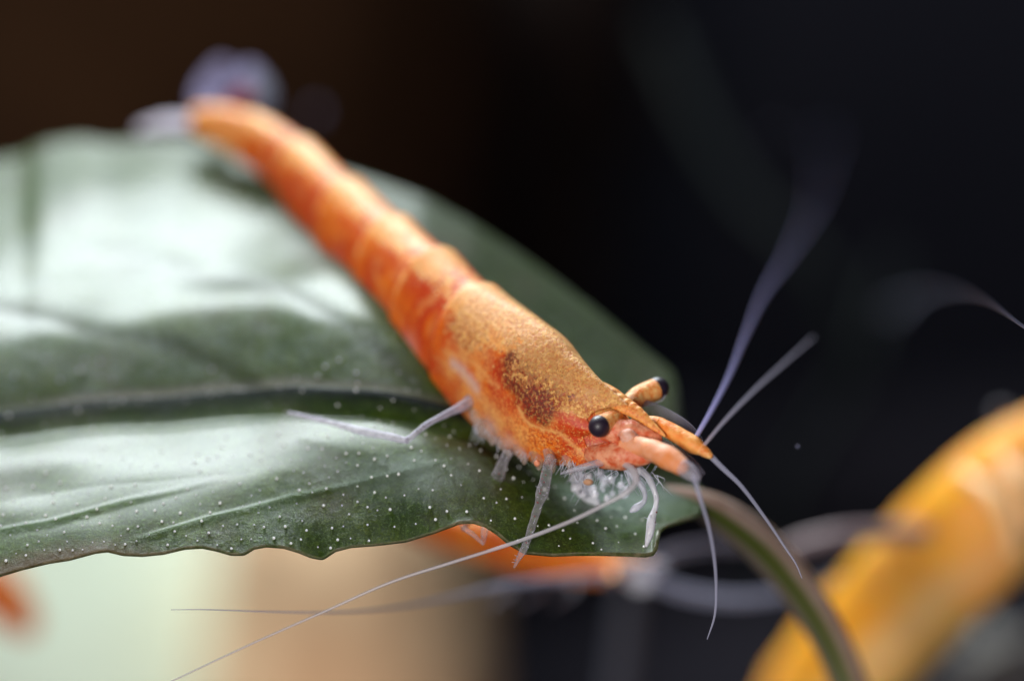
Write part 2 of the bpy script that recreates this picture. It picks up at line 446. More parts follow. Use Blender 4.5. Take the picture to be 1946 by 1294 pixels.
lg = lm.mix(lm.math('MULTIPLY', painted_sheen, .75), lg, (.38, .50, .42))  # pale lamp sheen painted into the leaf colour
lm.set(Base_Color=lg, Roughness=lm.ramp(lm.noise(14, 4, .7), [(.3, .30), (.7, .42)]), Coat_Weight=lm.math('SUBTRACT', .56, lm.math('MULTIPLY', lm.math('MAXIMUM', lm.attr('rib'), lm.attr('vein')), .54)), Coat_Roughness=.35,
       Specular_IOR_Level=lm.math('SUBTRACT', .22, lm.math('MULTIPLY', lm.attr('rib'), .2)))
cellb = lm.voro(26, 'F1')
lm.bump(lm.math('ADD', lm.math('ADD', lm.math('MULTIPLY', grain, .8), lm.math('MULTIPLY', cellb, 1.0)), lm.math('ADD', fine, lm.math('MULTIPLY', med, 1.2))), .95, .021)
lm.translucent(lm.mix(lm.attr('rib'), (.22, .42, .03), (.02, .02, .03)), .26)
M['leaf'] = lm.m

edge_a = np.where(front, np.clip((f - .72) / .28, 0, 1) * np.clip((560 - X) / 420, .12, 1), np.clip((f - .96) / .04, 0, 1) * .3)
rim_a = np.clip((f - .988) / .012, 0, 1) * front * .8
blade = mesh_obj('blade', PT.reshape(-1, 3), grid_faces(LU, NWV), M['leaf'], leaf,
    attrs={'margin': ((~front) * np.clip((f - .35) / .5, 0, 1) * np.clip((X - 560) / 300, 0, 1)).ravel(), 'edge': edge_a.ravel(), 'ribtop': (np.exp(-((sd + 27) / 11.0) ** 2) * np.interp(X, [0, 200, 520, 900], [.3, 1, 1, .3]) * (X < 1200)).ravel(), 'painted_sheen': np.maximum(1.15 * np.exp(-((X - 1180) / 150) ** 2 - ((Y - 945) / 55) ** 2), .85 * np.exp(-((X - 770) / 200) ** 2 - ((Y - 915) / 50) ** 2) + (~front) * .34 * np.clip((1000 - X) / 300, 0, 1) * np.clip(f / .15, 0, 1)).ravel(), 'rim': rim_a.ravel(), 'rib': (mid * 1.0).ravel(), 'vein': vein.ravel(), 'vdark': vdark.ravel()}, flip=LEAF_FLIP)
sol = blade.modifiers.new('thickness', 'SOLIDIFY'); sol.thickness = .010; sol.offset = -1

# white dots that stand on the leaf skin
dots_m = simple('white_dot', (.88, .90, .88), .25, coat=.4)
V, Fs = [], []
nd = 0
taken = []
while nd < 460:
    i = rng.integers(int(LU * .28), LU - 30); j = rng.integers(4, NWV)
    w = wv[j]
    if w > .22: continue
    if w > 0 and rng.random() > .3: continue
    x, y = X[i, j], Y[i, j]
    if x > 820 and rng.random() < .55: continue
    if any((x - a) ** 2 + (y - b) ** 2 < 330 for a, b in taken): continue
    if noise.noise(Vector((x * .012, y * .02, 1))) < -.2 and rng.random() < .6: continue
    taken.append((x, y))
    r = .0017 + .0024 * rng.random() ** 1.4
    v, fa = ball_geo(PT[i, j] + np.array([0, 0, r * .12]), r, None, 5, 7, len(V)); V += v; Fs += fa; nd += 1
dots = mesh_obj('white_dots', V, Fs, dots_m, leaf); dots['kind'] = 'stuff'

# the stalk of the leaf, bending down to the right
pm = NT('leaf_stalk')
pn = pm.noise(8, 4, .6)
pc = pm.mix(pm.ramp(pn, [(.4, 0), (.6, 1)]), (.36, .24, .18), (.46, .33, .27))
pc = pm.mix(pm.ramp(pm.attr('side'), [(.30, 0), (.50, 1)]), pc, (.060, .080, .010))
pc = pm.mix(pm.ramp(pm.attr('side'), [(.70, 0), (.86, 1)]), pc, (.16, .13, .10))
pm.set(Base_Color=pc, Roughness=.45, Subsurface_Weight=.1)
sp = [(1250, 935, .42, 20), (1310, 950, .44, 32), (1370, 978, .50, 44), (1440, 1030, .60, 50), (1500, 1095, .68, 50), (1550, 1165, .74, 50), (1590, 1240, .78, 48), (1620, 1320, .80, 48), (1640, 1420, .82, 48), (1640, 1560, .84, 50)]
v, fa = tube_geo(PP([q[:3] for q in sp]), [q[3] * PX * .80 for q in sp], sides=24, n=90)
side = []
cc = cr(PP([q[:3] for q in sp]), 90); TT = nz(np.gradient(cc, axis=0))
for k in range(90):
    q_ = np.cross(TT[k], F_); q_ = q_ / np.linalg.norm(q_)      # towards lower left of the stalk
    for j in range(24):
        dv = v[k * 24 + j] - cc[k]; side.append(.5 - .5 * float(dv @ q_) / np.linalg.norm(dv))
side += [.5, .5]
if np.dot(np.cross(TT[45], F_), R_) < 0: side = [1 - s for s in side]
mesh_obj('leaf_stalk', v, fa, pm.m, leaf, attrs={'side': side})

# ------------------------------------------------------------------ shrimps
def proj(p):
    r = p - CAM; z = r @ F_
    return np.stack([973 + (r @ R_) / z * DIST / PX, 647 - (r @ U_) / z * DIST / PX], -1)

class Body:
    """one continuous shrimp body: rings from the tail to the rim of the carapace, folded in and closed by the face"""
    def __init__(s, spine, bounds, carap, nt=420, na=160, lat=.66, rim=None, face=None, rost=None, relief=.9):
        sp = np.array(spine, float)
        C = cr(PP(sp[:, :3]), nt); wpx = cr(sp[:, 3], nt)[:, 0]; Dd = cr(sp[:, 2], nt)[:, 0]
        T = nz(np.gradient(C, axis=0))
        S = nz(np.cross(T, np.array([0, 0, 1.0]))); N = nz(np.cross(S, T))
        seg = np.concatenate([[0], np.cumsum(np.linalg.norm(np.diff(C, axis=0), axis=1))]); t = seg / seg[-1]
        s.len = seg[-1]
        px = proj(C)[:, 0]; s.C, s.T, s.S, s.N, s.t = C, T, S, N, t
        tb = [np.interp(b, px, t) for b in bounds] if bounds[0] > 1 else list(bounds)     # tail to carapace
        if bounds[0] > 1 and px[0] > px[-1]: tb = [np.interp(b, px[::-1], t[::-1]) for b in bounds]
        tc = tb[-1]; s.tb, s.tc = tb, tc
        # vertical radius from the half width seen in the picture
        ti = np.stack([T @ R_, T @ U_], 1); q = nz(np.stack([-ti[:, 1], ti[:, 0]], 1))
        nq = (N @ R_) * q[:, 0] + (N @ U_) * q[:, 1]; sq = (S @ R_) * q[:, 0] + (S @ U_) * q[:, 1]
        rv = wpx * PX * (DIST + Dd) / DIST / np.sqrt(nq ** 2 + (lat * sq) ** 2)
        rl = rv * lat
        s.rv, s.rl = rv, rl
        th = np.linspace(-math.pi, math.pi, na, endpoint=False)
        TH = np.repeat(th[None], nt, 0); Tt = np.repeat(t[:, None], na, 1)
        ab = np.abs(TH)
        # somite position: 0 front, 1 back edge
        q1 = np.zeros(nt); seg_i = np.zeros(nt, int)
        for k, (a, b) in enumerate(zip(tb[:-1], tb[1:])):
            mk = (t >= a) & (t < b); q1[mk] = (b - t[mk]) / (b - a); seg_i[mk] = k
        abd = t < tc
        step = np.where(abd, -.05 + .12 * q1 ** 1.8, 0) * relief
        # carapace back edge stands proud of the first somite
        cstep = np.where(~abd, .022 * np.exp(-(t - tc) / .03), 0)
        sc = 1 + step + cstep
        ker = np.array([.25, .5, .25]); sc = np.convolve(np.pad(sc, 1, 'edge'), ker, 'valid')
        low = np.clip((ab - 1.5) / .7, 0, 1)
        pleura = np.where(abd, .13 * np.sin(np.pi * np.clip(q1, 0, 1)) ** .6 - .05, .0)[:, None] * low * np.clip((2.7 - ab) / .5, 0, 1)
        lim = np.sin(ab) ** .85
        ridge = 1 + np.where(abd, .02, .06 * np.clip((t - tc) / .1, 0, 1))[:, None] * np.exp(-(ab / .22) ** 2)
        belly = np.where(np.cos(TH) < 0, .88 - .0 * ab, 1.0)
        xs = rl[:, None] * np.sign(np.sin(TH)) * lim * (sc[:, None] + pleura)
        ys = rv[:, None] * np.cos(TH) * belly * ridge * (sc[:, None] + pleura * .8)
        off = np.zeros_like(xs)
        # pleura edges lean back
        off += -(low * np.where(abd, .25, 0)[:, None] * rv[:, None] * .5)
        if rim is not None:
            fwd = np.interp(np.degrees(ab), [r[0] for r in rim], [r[1] for r in rim])
            k = np.clip((Tt - (tc + .45 * (1 - tc))) / (.55 * (1 - tc)), 0, 1) ** 1.6
            off += fwd * k
        jit = np.array([[noise.noise(Vector((a * 30, b * 2.5, 3))) for b in th[::4]] for a in t[::4]])
        jit = np.repeat(np.repeat(jit, 4, 0), 4, 1)[:nt, :na]
        xs *= 1 + .012 * jit; ys *= 1 + .012 * jit
        V = C[:, None] + S[:, None] * xs[..., None] + N[:, None] * ys[..., None] + T[:, None] * off[..., None]
        rings = [V[k] for k in range(nt)]
        ang = [TH[k] for k in range(nt)]; tv = [np.full(na, t[k]) for k in range(nt)]
        facev = [np.zeros(na) for _ in range(nt)]
        last = V[-1]; c0 = last.mean(0)
        # fold inward behind the rim, then the face and the bases of the feelers
        inner = C[-1] + (last - C[-1] - T[-1] * off[-1][:, None]) * .80
        rings.append(last + (C[-1] - last) * .03 - T[-1] * .004); rings.append(inner - T[-1] * .01 + T[-1] * off[-1][:, None] * .2)
        for fpt in (face or [(None, .5)]):
            if fpt[0] is None: rings.append(C[-1] + (inner - C[-1]) * fpt[1] + T[-1] * rv[-1] * .3)
            else:
                fc = P(*fpt[0]); fr = fpt[1] * PX
                dirs = np.stack([fr * np.sin(th) * fpt[2], fr * np.cos(th)], 1)
                rings.append(fc + dirs[:, :1] * S[-1] + dirs[:, 1:] * N[-1])
        # smooth the face by subdividing between control rings
        base_n = nt
        ctrl = rings[nt:]; rings = rings[:nt]
        cs = np.array([r for r in ctrl]); m = cr(cs.reshape(len(cs), -1), (len(cs) - 1) * 10 + 1).reshape(-1, na, 3)
        for r in m: rings.append(r); ang.append(TH[0]); tv.append(np.ones(na)); facev.append(np.ones(na))
        Vall = np.concatenate(rings); nr = len(rings)
        faces = grid_faces(nr, na, True)
        Vall = np.vstack([Vall, rings[0].mean(0) - T[0] * rv[0] * .3, rings[-1].mean(0)])
        e0, e1 = len(Vall) - 2, len(Vall) - 1
        for j in range(na):
            faces.append((e0, (j + 1) % na, j)); faces.append((e1, (nr - 1) * na + j, (nr - 1) * na + (j + 1) % na))
        s.V = Vall; s.faces = faces
        s.ang = np.concatenate([np.concatenate(ang), [0, 0]]); s.tv = np.concatenate([np.concatenate(tv), [0, 1]])
        s.face = np.concatenate([np.concatenate(facev), [0, 1]])
        s.q1 = np.concatenate([np.repeat(q1, na), np.zeros(len(Vall) - nt * na)])
        if rost is not None:
            # rostrum: a tapering three sided beak that grows out of the back of the carapace
            path = PP([r[:3] for r in rost]); c = cr(path, 50); w_ = cr([r[3] * PX for r in rost], 50)[:, 0]; h_ = cr([r[4] * PX for r in rost], 50)[:, 0]
            Tr = nz(np.gradient(c, axis=0)); Sr = nz(np.cross(Tr, [0, 0, 1.0])); Nr = nz(np.cross(Sr, Tr))
            o = len(s.V); ns = 14; vv = []
            for k in range(50):
                for j in range(ns):
                    a = 2 * math.pi * j / ns
                    x_ = math.sin(a); y_ = math.cos(a)
                    y_ = y_ * (1.0 if y_ > 0 else .8); pinch = 1 - .45 * max(0, y_)
                    tooth = 1 + .10 * max(0, y_) * math.sin(k * 1.5) * (k > 12)
                    vv.append(c[k] + Sr[k] * x_ * w_[k] * pinch + Nr[k] * y_ * h_[k] * tooth)
            s.V = np.vstack([s.V, vv, c[-1] + Tr[-1] * .004])
            s.faces += grid_faces(50, ns, True, o)
            for j in range(ns): s.faces.append((len(s.V) - 1, o + 49 * ns + j, o + 49 * ns + (j + 1) % ns))
            n_ = 50 * ns + 1
            for nm, val in (('ang', 0.0), ('tv', 1.0), ('face', .0), ('q1', 0.0)): setattr(s, nm, np.concatenate([getattr(s, nm), np.full(n_, val)]))
            s.rost0 = o
    def near(s, px, py):
        """the body's own point on its near flank seen at a photo position"""
        mk = (s.ang > -.3) & (s.ang < 2.6)
        pr = proj(s.V); d = np.hypot(pr[:, 0] - px, pr[:, 1] - py) + np.where(mk, 0, 1e5)
        return s.V[np.argmin(d)]
    def blob(s, pts, r):
        m = np.zeros(len(s.V))
        for p in pts:
            c = s.near(p[0], p[1]); rr = (p[2] if len(p) > 2 else r) * PX * 1.25
            m = np.maximum(m, np.exp(-(np.linalg.norm(s.V - c, axis=1) / rr) ** 2))
        return m
    def stroke(s, pts, r):
        full = []
        c = cr(np.array(pts, float), 14 * len(pts))
        return s.blob([tuple(q) for q in c], r)

spine = [(372, 228, 1.36, 24), (430, 246, 1.30, 42), (500, 278, 1.20, 50), (560, 325, 1.08, 58), (618, 387, .94, 68), (677, 451, .80, 81), (736, 514, .67, 93), (796, 572, .54, 104),
         (857, 631, .42, 113), (929, 691, .30, 121), (1000, 742, .19, 123), (1055, 780, .12, 114), (1108, 806, .06, 90), (1152, 820, .02, 60)]
body = Body(spine, [372, 470, 562, 648, 732, 812, 890], None, lat=.62,
            rim=[(0, .06), (14, .035), (35, .0), (60, -.025), (80, .0), (95, -.03), (118, -.02), (138, .070), (152, .0), (180, -.05)],
            face=[((1150, 820, .03), 58, .8), ((1185, 838, .01), 40, .75), ((1225, 852, -.02), 27, .9), ((1255, 866, -.035), 8, .9)],
            rost=[(1105, 722, .05, 20, 10), (1148, 744, .02, 28, 16), (1184, 768, -.01, 25, 16), (1210, 784, -.03, 17, 14), (1236, 805, -.05, 10, 9), (1263, 828, -.07, 2.5, 3)])
b = body
aa = np.abs(b.ang)
def sstep(x, a, c_): 
    q = np.clip((x - a) / (c_ - a), 0, 1); return q * q * (3 - 2 * q)
limit = np.interp(b.tv, [0, .1, .4, .64, .70, .80, .9, 1], [1.3, 1.1, .85, .75, .8, .95, .9, .8])
pale = 1 - sstep(aa, limit * .6, limit * 1.25)
pale = pale * np.where(b.tv < b.tc, .50 + .42 * b.q1 ** 2, .9)
pale = np.maximum(pale, (b.tv < b.tc) * np.exp(-((b.q1 - .93) / .07) ** 2) * (1 - sstep(aa, 1.1, 1.7)) * .62)
pale = np.where(b.tv < .12, np.maximum(pale, .55), pale)
carap = sstep(b.tv, b.tc - .01, b.tc + .05)
grain_a = carap * (1 - sstep(aa, .95, 1.30)) * (b.face < .5) * .95
grain_a = np.maximum(grain_a, .36 * (1 - sstep(aa, .5, 1.2)) * (b.tv > .1))
grain_a = np.maximum(grain_a, .9 * b.blob([(960, 640, 30), (1000, 660, 45), (1050, 690, 50), (1100, 720, 45), (1080, 730, 30)], 40))
grain_a = grain_a * (1 - .9 * b.blob([(930, 690, 50), (985, 752, 20), (1015, 760, 25)], 40))
grain_a = np.maximum(grain_a, .30 * b.blob([(985, 700, 34), (1020, 745, 24), (960, 680, 24)], 30))
dark_a = b.blob([(1012, 728, 40), (1036, 742, 36), (990, 705, 36), (1018, 765, 28), (1030, 785, 20), (972, 690, 20), (1055, 735, 24), (1080, 748, 16)], 25) * 1.5
dark_a = np.maximum(dark_a, .25 * b.blob([(1015, 790, 22), (1000, 780, 20)], 20))
speck_a = .5 * carap + .8 * b.blob([(1060, 850, 40), (1090, 865, 35), (1030, 840, 35), (1100, 840, 30)], 40)
clear_a = .5 * b.blob([(690, 575, 22), (735, 625, 24), (775, 665, 24), (640, 500, 12)], 24) + .75 * b.stroke([(862, 690), (885, 712), (905, 738)], 9)
clear_a = np.maximum(clear_a, .5 * b.blob([(900, 790, 16), (935, 815, 20), (970, 840, 16)], 20))
clear_a = np.maximum(clear_a, .8 * b.blob([(1135, 862, 20), (1190, 822, 16)], 18) * (b.face > .5))
red_a = .9 * b.blob([(1100, 800, 40), (1080, 770, 26), (1130, 780, 26), (590, 400, 30), (560, 345, 26), (700, 520, 20), (790, 540, 26), (880, 600, 30), (1000, 780, 26), (820, 690, 22)], 30)
red_a = np.maximum(red_a, (b.face > .5) * .55)
red_a = np.maximum(red_a, (b.tv < b.tc) * (b.tv > .12) * np.exp(-(b.q1 / .14) ** 2) * .85)
gaps_a = 1.0 * b.blob([(985, 655, 34), (1020, 675, 40), (1060, 700, 40), (1095, 725, 34), (1010, 700, 34), (1050, 740, 24), (1125, 745, 20)], 30)
warm_a = .95 * b.blob([(895, 765, 40), (940, 800, 40), (985, 822, 30), (860, 700, 24), (1100, 765, 16), (1040, 800, 14), (900, 650, 30)], 30)
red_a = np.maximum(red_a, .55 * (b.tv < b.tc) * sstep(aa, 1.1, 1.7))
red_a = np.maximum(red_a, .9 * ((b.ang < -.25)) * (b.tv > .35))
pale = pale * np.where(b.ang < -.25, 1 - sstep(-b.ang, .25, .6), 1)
grain_a = grain_a * np.where(b.ang < -.35, 1 - sstep(-b.ang, .35, .7), 1)
line_a = .75 * b.stroke([(985, 775), (1000, 800), (1028, 815), (1060, 822), (1085, 842), (1112, 868)], 3.2)
line_a = np.maximum(line_a, .5 * b.stroke([(845, 668), (900, 692), (945, 735)], 5))
line_a = np.maximum(line_a, .8 * b.stroke([(1072, 776), (1090, 780), (1112, 790)], 5))
line_a = np.maximum(line_a, .4 * b.stroke([(880, 712), (915, 760), (950, 800)], 8))
warm_a[b.rost0:] = 1
pale[b.rost0:] = np.where(np.arange(len(b.V) - b.rost0) % 14 < 2, .75, .30); grain_a[b.rost0:] = .0
grain_a[b.rost0:b.rost0 + 14 * 8] = .5
speck_a[b.rost0:] = .6; red_a[b.rost0:] = 0

shrimp = root('shrimp', P(1010, 860, .1), 'orange shrimp with tan speckled back and black eyes standing on the big leaf', 'shrimp')
mesh_obj('body', b.V, b.faces, M['shell'], shrimp, attrs={'pale': pale, 'grain': grain_a, 'dark': dark_a, 'speck': speck_a, 'clear': clear_a, 'red': red_a, 'warm': warm_a, 'gaps': gaps_a, 'line': line_a})

def eye(parent, base, neck, tip, r_base, r_neck, r_eye, smat=None):
    bpt, npt, tpt = P(*base), P(*neck), P(*tip)
    d = nz(tpt - npt)
    o = tube('eyestalk', [bpt, npt, tpt - d * r_eye * PX * .25], [r_base * PX, r_neck * PX, r_eye * PX * .96], smat or M['stalk'], parent, sides=20, n=24)
    ball('cornea', tpt, r_eye * PX, M['cornea'], o, nu=20, nv=28)
    return o
eye(shrimp, (1184, 800, .03), (1168, 794, -.03), (1139, 810, -.075), 13, 16, 21)
eye(shrimp, (1194, 772, .07), (1214, 754, .10), (1250, 738, .13), 19, 21, 22)
# clear rim under the far eye
tube('orbit_rim', PP([(1215, 775, .08), (1240, 768, .09), (1258, 760, .11), (1266, 748, .12)]), [.0018, .0022, .0018, .001], M['milky'], shrimp, sides=8)

# feeler bases
def segs(name, pts, mat, parent, **k):
    return tube(name, PP([p[:3] for p in pts]), [p[3] * PX for p in pts], mat, parent, **k)
ab_ = segs('feeler_base', [(1205, 800, 0, 12), (1250, 808, -.02, 17), (1262, 812, -.03, 15), (1290, 828, -.05, 17), (1318, 845, -.07, 17), (1338, 857, -.08, 10)], M['peduncle'], shrimp, sides=20, n=50, bump=.12)
ab2 = segs('feeler_base', [(1185, 845, -.06, 20), (1222, 850, -.09, 19), (1250, 860, -.12, 22), (1280, 876, -.15, 22), (1300, 890, -.17, 16)], M['peduncle_near'], shrimp, sides=20, n=50, bump=.10)
segs('joint', [(1296, 886, -.17, 16), (1312, 898, -.18, 15), (1326, 912, -.19, 8)], M['clear'], ab2, sides=16)
segs('joint', [(1332, 853, -.08, 12), (1344, 862, -.085, 9), (1352, 868, -.09, 5)], M['stalk'], ab_, sides=16)
segs('head_plate', [(1145, 818, -.03, 20), (1180, 820, -.045, 26), (1220, 825, -.05, 20), (1255, 835, -.05, 8)], M['redflesh'], shrimp, sides=20, n=40, bump=.12)
segs('head_plate', [(1120, 862, .0, 16), (1150, 866, -.03, 24), (1190, 866, -.06, 26), (1225, 868, -.08, 16), (1245, 870, -.09, 6)], M['redflesh'], shrimp, sides=20, n=40, bump=.14)

def plate(name, pts, wmax, mat, parent, thick=.003, nrm=None, n=30, m=12, prof=None):
    """a thin rounded chitin blade along a path, with real thickness"""
    c = cr(PP(pts), n); T = nz(np.gradient(c, axis=0))
    nrm = np.array([0, 0, 1.0]) if nrm is None else np.asarray(nrm, float)
    V = []
    for k in range(n):
        s_ = nz(np.cross(T[k], nrm)); u_ = np.cross(s_, T[k]); q = k / (n - 1)
        w_ = wmax * PX * (prof(q) if prof else math.sin(math.pi * min(1, .12 + q * .80)) ** .6)
        for j in range(m):
            a = -1 + 2 * j / (m - 1)
            V.append(c[k] + s_ * a * w_ + u_ * (.10 * w_ * (1 - a * a)))
    o = mesh_obj(name, V, grid_faces(n, m), mat, parent)
    md = o.modifiers.new('thickness', 'SOLIDIFY'); md.thickness = thick; md.offset = 0
    return o
nface = nz(np.array([0.15, -.7, .55]))
plate('feeler_scale', [(1205, 835, -.04), (1250, 850, -.06), (1300, 878, -.09), (1335, 905, -.11)], 19, M['scale'], shrimp, nrm=nface)
plate('feeler_scale', [(1215, 765, .08), (1255, 785, .07), (1300, 812, .04), (1332, 840, .02)], 15, M['scale'], shrimp, nrm=nface)
segs('labrum', [(1172, 824, -.06, 4), (1190, 829, -.073, 14), (1206, 834, -.070, 10), (1216, 842, -.06, 4)], M['paleflesh'], shrimp, sides=14, n=20, bump=.4)
ball('red_spot', P(1174, 833, -.085), .0055, M['redflesh'], shrimp, nu=8, nv=10)

# feelers
feel = lambda pts, mat, n=90: tube('feeler', PP([p[:3] for p in pts]), [p[3] * PX for p in pts], mat, shrimp, sides=8, n=n)
feel([(1322, 832, -.05, 4.5), (1352, 780, -.15, 4.8), (1385, 715, -.30, 4.6), (1415, 640, -.50, 4.2), (1450, 560, -.78, 3.6), (1500, 480, -1.15, 2.8), (1550, 380, -1.65, 2.0), (1570, 260, -2.3, 1.4)], M['feeler_blue'])
feel([(1338, 846, -.08, 3.6), (1375, 802, -.18, 3.0), (1430, 745, -.30, 2.7), (1490, 690, -.42, 2.2), (1546, 640, -.52, 1.2)], M['feeler'])
feel([(1344, 860, -.08, 6), (1372, 888, -.08, 5), (1410, 925, -.07, 4), (1455, 985, -.04, 3.2), (1492, 1040, -.01, 2.4), (1512, 1070, .0, 1.8), (1524, 1098, .01, 1.0)], M['feeler'])
feel([(1318, 905, -.18, 5.5), (1332, 950, -.17, 4.5), (1348, 1005, -.13, 3.8), (1358, 1065, -.08, 3.4), (1361, 1120, -.04, 2.8), (1358, 1170, -.01, 2.2), (1344, 1214, .01, 1.0)], M['feeler'])
feel([(1178, 876, -.06, 7), (1200, 890, -.10, 7), (1209, 912, -.13, 6.5), (1193, 934, -.14, 5), (1150, 958, -.13, 4.2), (1080, 992, -.10, 3.8), (980, 1030, -.05, 3.4), (860, 1068, .0, 3.4), (740, 1107, .04, 2.8), (620, 1160, .06, 2.3), (480, 1222, .06, 1.9), (330, 1292, .05, 1.5), (240, 1335, .05, 1.2)], M['feeler_pale'], 160)

# tail fan
tn = nz(np.array([-.2, -.8, .5]))
fan_prof = lambda q: math.sin(math.pi * min(1, .16 + q * .78)) ** .55
plate('tail_blade', [(392, 236, 1.34), (350, 234, 1.38), (310, 234, 1.43), (262, 246, 1.48)], 15, simple('tail_blade_bright', (.85, .82, 1.0), .6, spec=.3), shrimp, nrm=tn, prof=fan_prof)
plate('tail_blade', [(400, 228, 1.38), (400, 195, 1.44), (412, 160, 1.50), (432, 118, 1.56)], 44, M['fan'], shrimp, nrm=nface, prof=fan_prof)
plate('tail_blade', [(425, 235, 1.46), (448, 195, 1.52), (468, 160, 1.58), (480, 125, 1.66)], 36, M['fan'], shrimp, nrm=nface, prof=fan_prof)
plate('tail_blade', [(470, 255, 1.40), (490, 215, 1.46), (500, 180, 1.52), (492, 140, 1.60)], 30, simple('tail_blade_dim', (.08, .08, .13), .8, clear=.5), shrimp, nrm=nface, prof=fan_prof)
plate('tail_spine', [(436, 226, 1.30), (450, 205, 1.34), (462, 188, 1.38), (468, 166, 1.42)], 30, M['fan_red'], shrimp, nrm=nface, prof=fan_prof)

# legs
def leg(pts, mat, spots=0, toe=None):
    o = tube('leg', PP([p[:3] for p in pts]), [p[3] * PX for p in pts], mat, shrimp, sides=12, n=70, bump=.22)
    if spots:
        c = cr(PP([p[:3] for p in pts]), 200); V, Fs = [], []
        rr = cr([p[3] * PX for p in pts], 200)[:, 0]
        for _ in range(spots):
            k = rng.integers(5, 150); d = nz(rng.normal(size=3) + np.array([0, -1.2, 0]))
            v, fa = ball_geo(c[k] + d * rr[k] * .9, .0012 + .0016 * rng.random(), None, 5, 6, len(V)); V += v; Fs += fa
        mesh_obj('leg_spots', V, Fs, M['legspot'], o)['kind'] = 'stuff'
        V, Fs = [], []
        for _ in range(26):
            k = rng.integers(5, 190); d = nz(rng.normal(size=3) + np.array([0, -.8, 0])); p0 = c[k] + d * rr[k] * .8
            v, fa = tube_geo([p0, p0 + d * .010 + np.array([0, 0, .005])], [.0009, .0003], sides=4, n=3, off=len(V)); V += v; Fs += fa
        mesh_obj('bristles', V, Fs, M['white'], o)['kind'] = 'stuff'
    return o
leg([(1046, 868, .0, 9), (1042, 882, -.02, 10), (1036, 915, -.03, 11.5), (1030, 938, -.035, 12), (1024, 958, -.035, 9), (1013, 992, -.03, 8), (1004, 1022, -.02, 6.5), (996, 1042, -.01, 7), (986, 1060, .0, 5), (977, 1078, .01, 2)], M['leg'], 16)
leg([(966, 858, .12, 10), (955, 880, .12, 10), (945, 910, .12, 12), (938, 930, .12, 12), (930, 955, .12, 9), (924, 985, .11, 8), (920, 1015, .10, 6), (918, 1034, .10, 3)], M['leg'], 10)
leg([(905, 750, .22, 12), (882, 770, .18, 11), (850, 786, .15, 6.5), (812, 806, .12, 6), (776, 834, .10, 6.5), (768, 836, .10, 6.5), (735, 828, .12, 8), (690, 820, .15, 8), (640, 806, .18, 6.5), (590, 794, .22, 5), (548, 784, .26, 3)], simple('leg_lilac', (.40, .36, .48), .35, clear=.5, nscale=70, col2=(.66, .62, .76), bump=.5), 0)
leg([(1000, 850, .30, 9), (960, 880, .34, 9), (930, 925, .30, 8), (905, 975, .2, 6), (880, 1005, .12, 4)], M['leg'], 0)
# claw legs busy at the mouth
leg([(1128, 872, .14, 6), (1108, 888, .17, 6), (1100, 902, .19, 10), (1110, 926, .19, 17), (1124, 944, .19, 15), (1138, 960, .19, 4)], M['claw'], 0)
for k in range(16):
    ang = k * 2.4; rr_ = 6 + 26 * math.sqrt(k / 16)
    v, fa = ball_geo((0, 0, 0), 1.0, None, 10, 12)
    c_ = P(1142 + 1.9 * rr_ * math.cos(ang) + rng.uniform(-8, 8), 926 + .75 * rr_ * math.sin(ang) + .25 * rr_ * math.cos(ang), .13 + .09 * rng.random()); q_ = PX * rng.uniform(4, 11)
    vv = [c_ + np.asarray(p) * q_ * (1 + .6 * noise.noise(Vector(p) * 1.6 + Vector((k * 3.1, 0, 0)))) for p in v]
    mesh_obj('mouthpart_or_food', vv, fa, M['claw'] if k % 4 else M['milky'], shrimp)  # loose white food bits, added to fill out the pale mass at the mouth
leg([(1200, 882, .02, 7), (1230, 905, .02, 7), (1246, 940, .02, 5), (1246, 962, .02, 5), (1239, 985, .01, 9), (1235, 1012, .0, 8), (1228, 1038, .0, 3)], M['claw'], 4)
leg([(1190, 890, .02, 6), (1220, 925, .02, 6), (1225, 950, .01, 5), (1208, 965, .0, 7), (1198, 972, .0, 3)], M['white'], 0)
leg([(1090, 870, .2, 7), (1112, 925, .22, 8), (1150, 972, .22, 9), (1170, 985, .22, 4)], M['milky'], 0)
leg([(868, 985, .10, 4), (884, 1004, .09, 5), (900, 1016, .08, 5), (918, 1034, .07, 2)], M['leg'], 0)
# mouthparts
for pts in ([(1124, 868, .0, 10), (1136, 856, -.0, 16), (1148, 862, -.0, 12), (1156, 872, -.0, 6)], ):
    segs('mouthpart_or_food', pts, M['paleflesh'], shrimp, sides=14, n=30, bump=.4)
segs('mouthpart_or_food', [(1150, 876, -.05, 8), (1120, 884, -.05, 7), (1090, 892, -.04, 5), (1065, 900, -.03, 2)], M['clear'], shrimp, sides=12)
crumb = ball('food_crumb', P(1118, 916, -.075), (.012, .007, .008), simple('crumb', (.45, .22, .12), .7, nscale=60, col2=(.6, .35, .2)), None, nu=8, nv=10)
crumb['label'] = 'tiny brown crumb held among the white food bits of the standing shrimp'; crumb['category'] = 'crumb'
V, Fs = [], []
for _ in range(60):
    x0 = rng.uniform(1085, 1250); y0 = rng.uniform(876, 905); d0 = rng.uniform(-.06, .14)
    x1 = x0 + rng.normal(0, 26); y1 = y0 + rng.uniform(12, 60)
    v, fa = tube_geo(PP([(x0, y0, d0), ((x0 + x1) / 2 + rng.normal(0, 6), (y0 + y1) / 2, d0 - .02), (x1, y1, d0)]), [.0011, .0008, .0003], sides=4, n=8, off=len(V)); V += v; Fs += fa
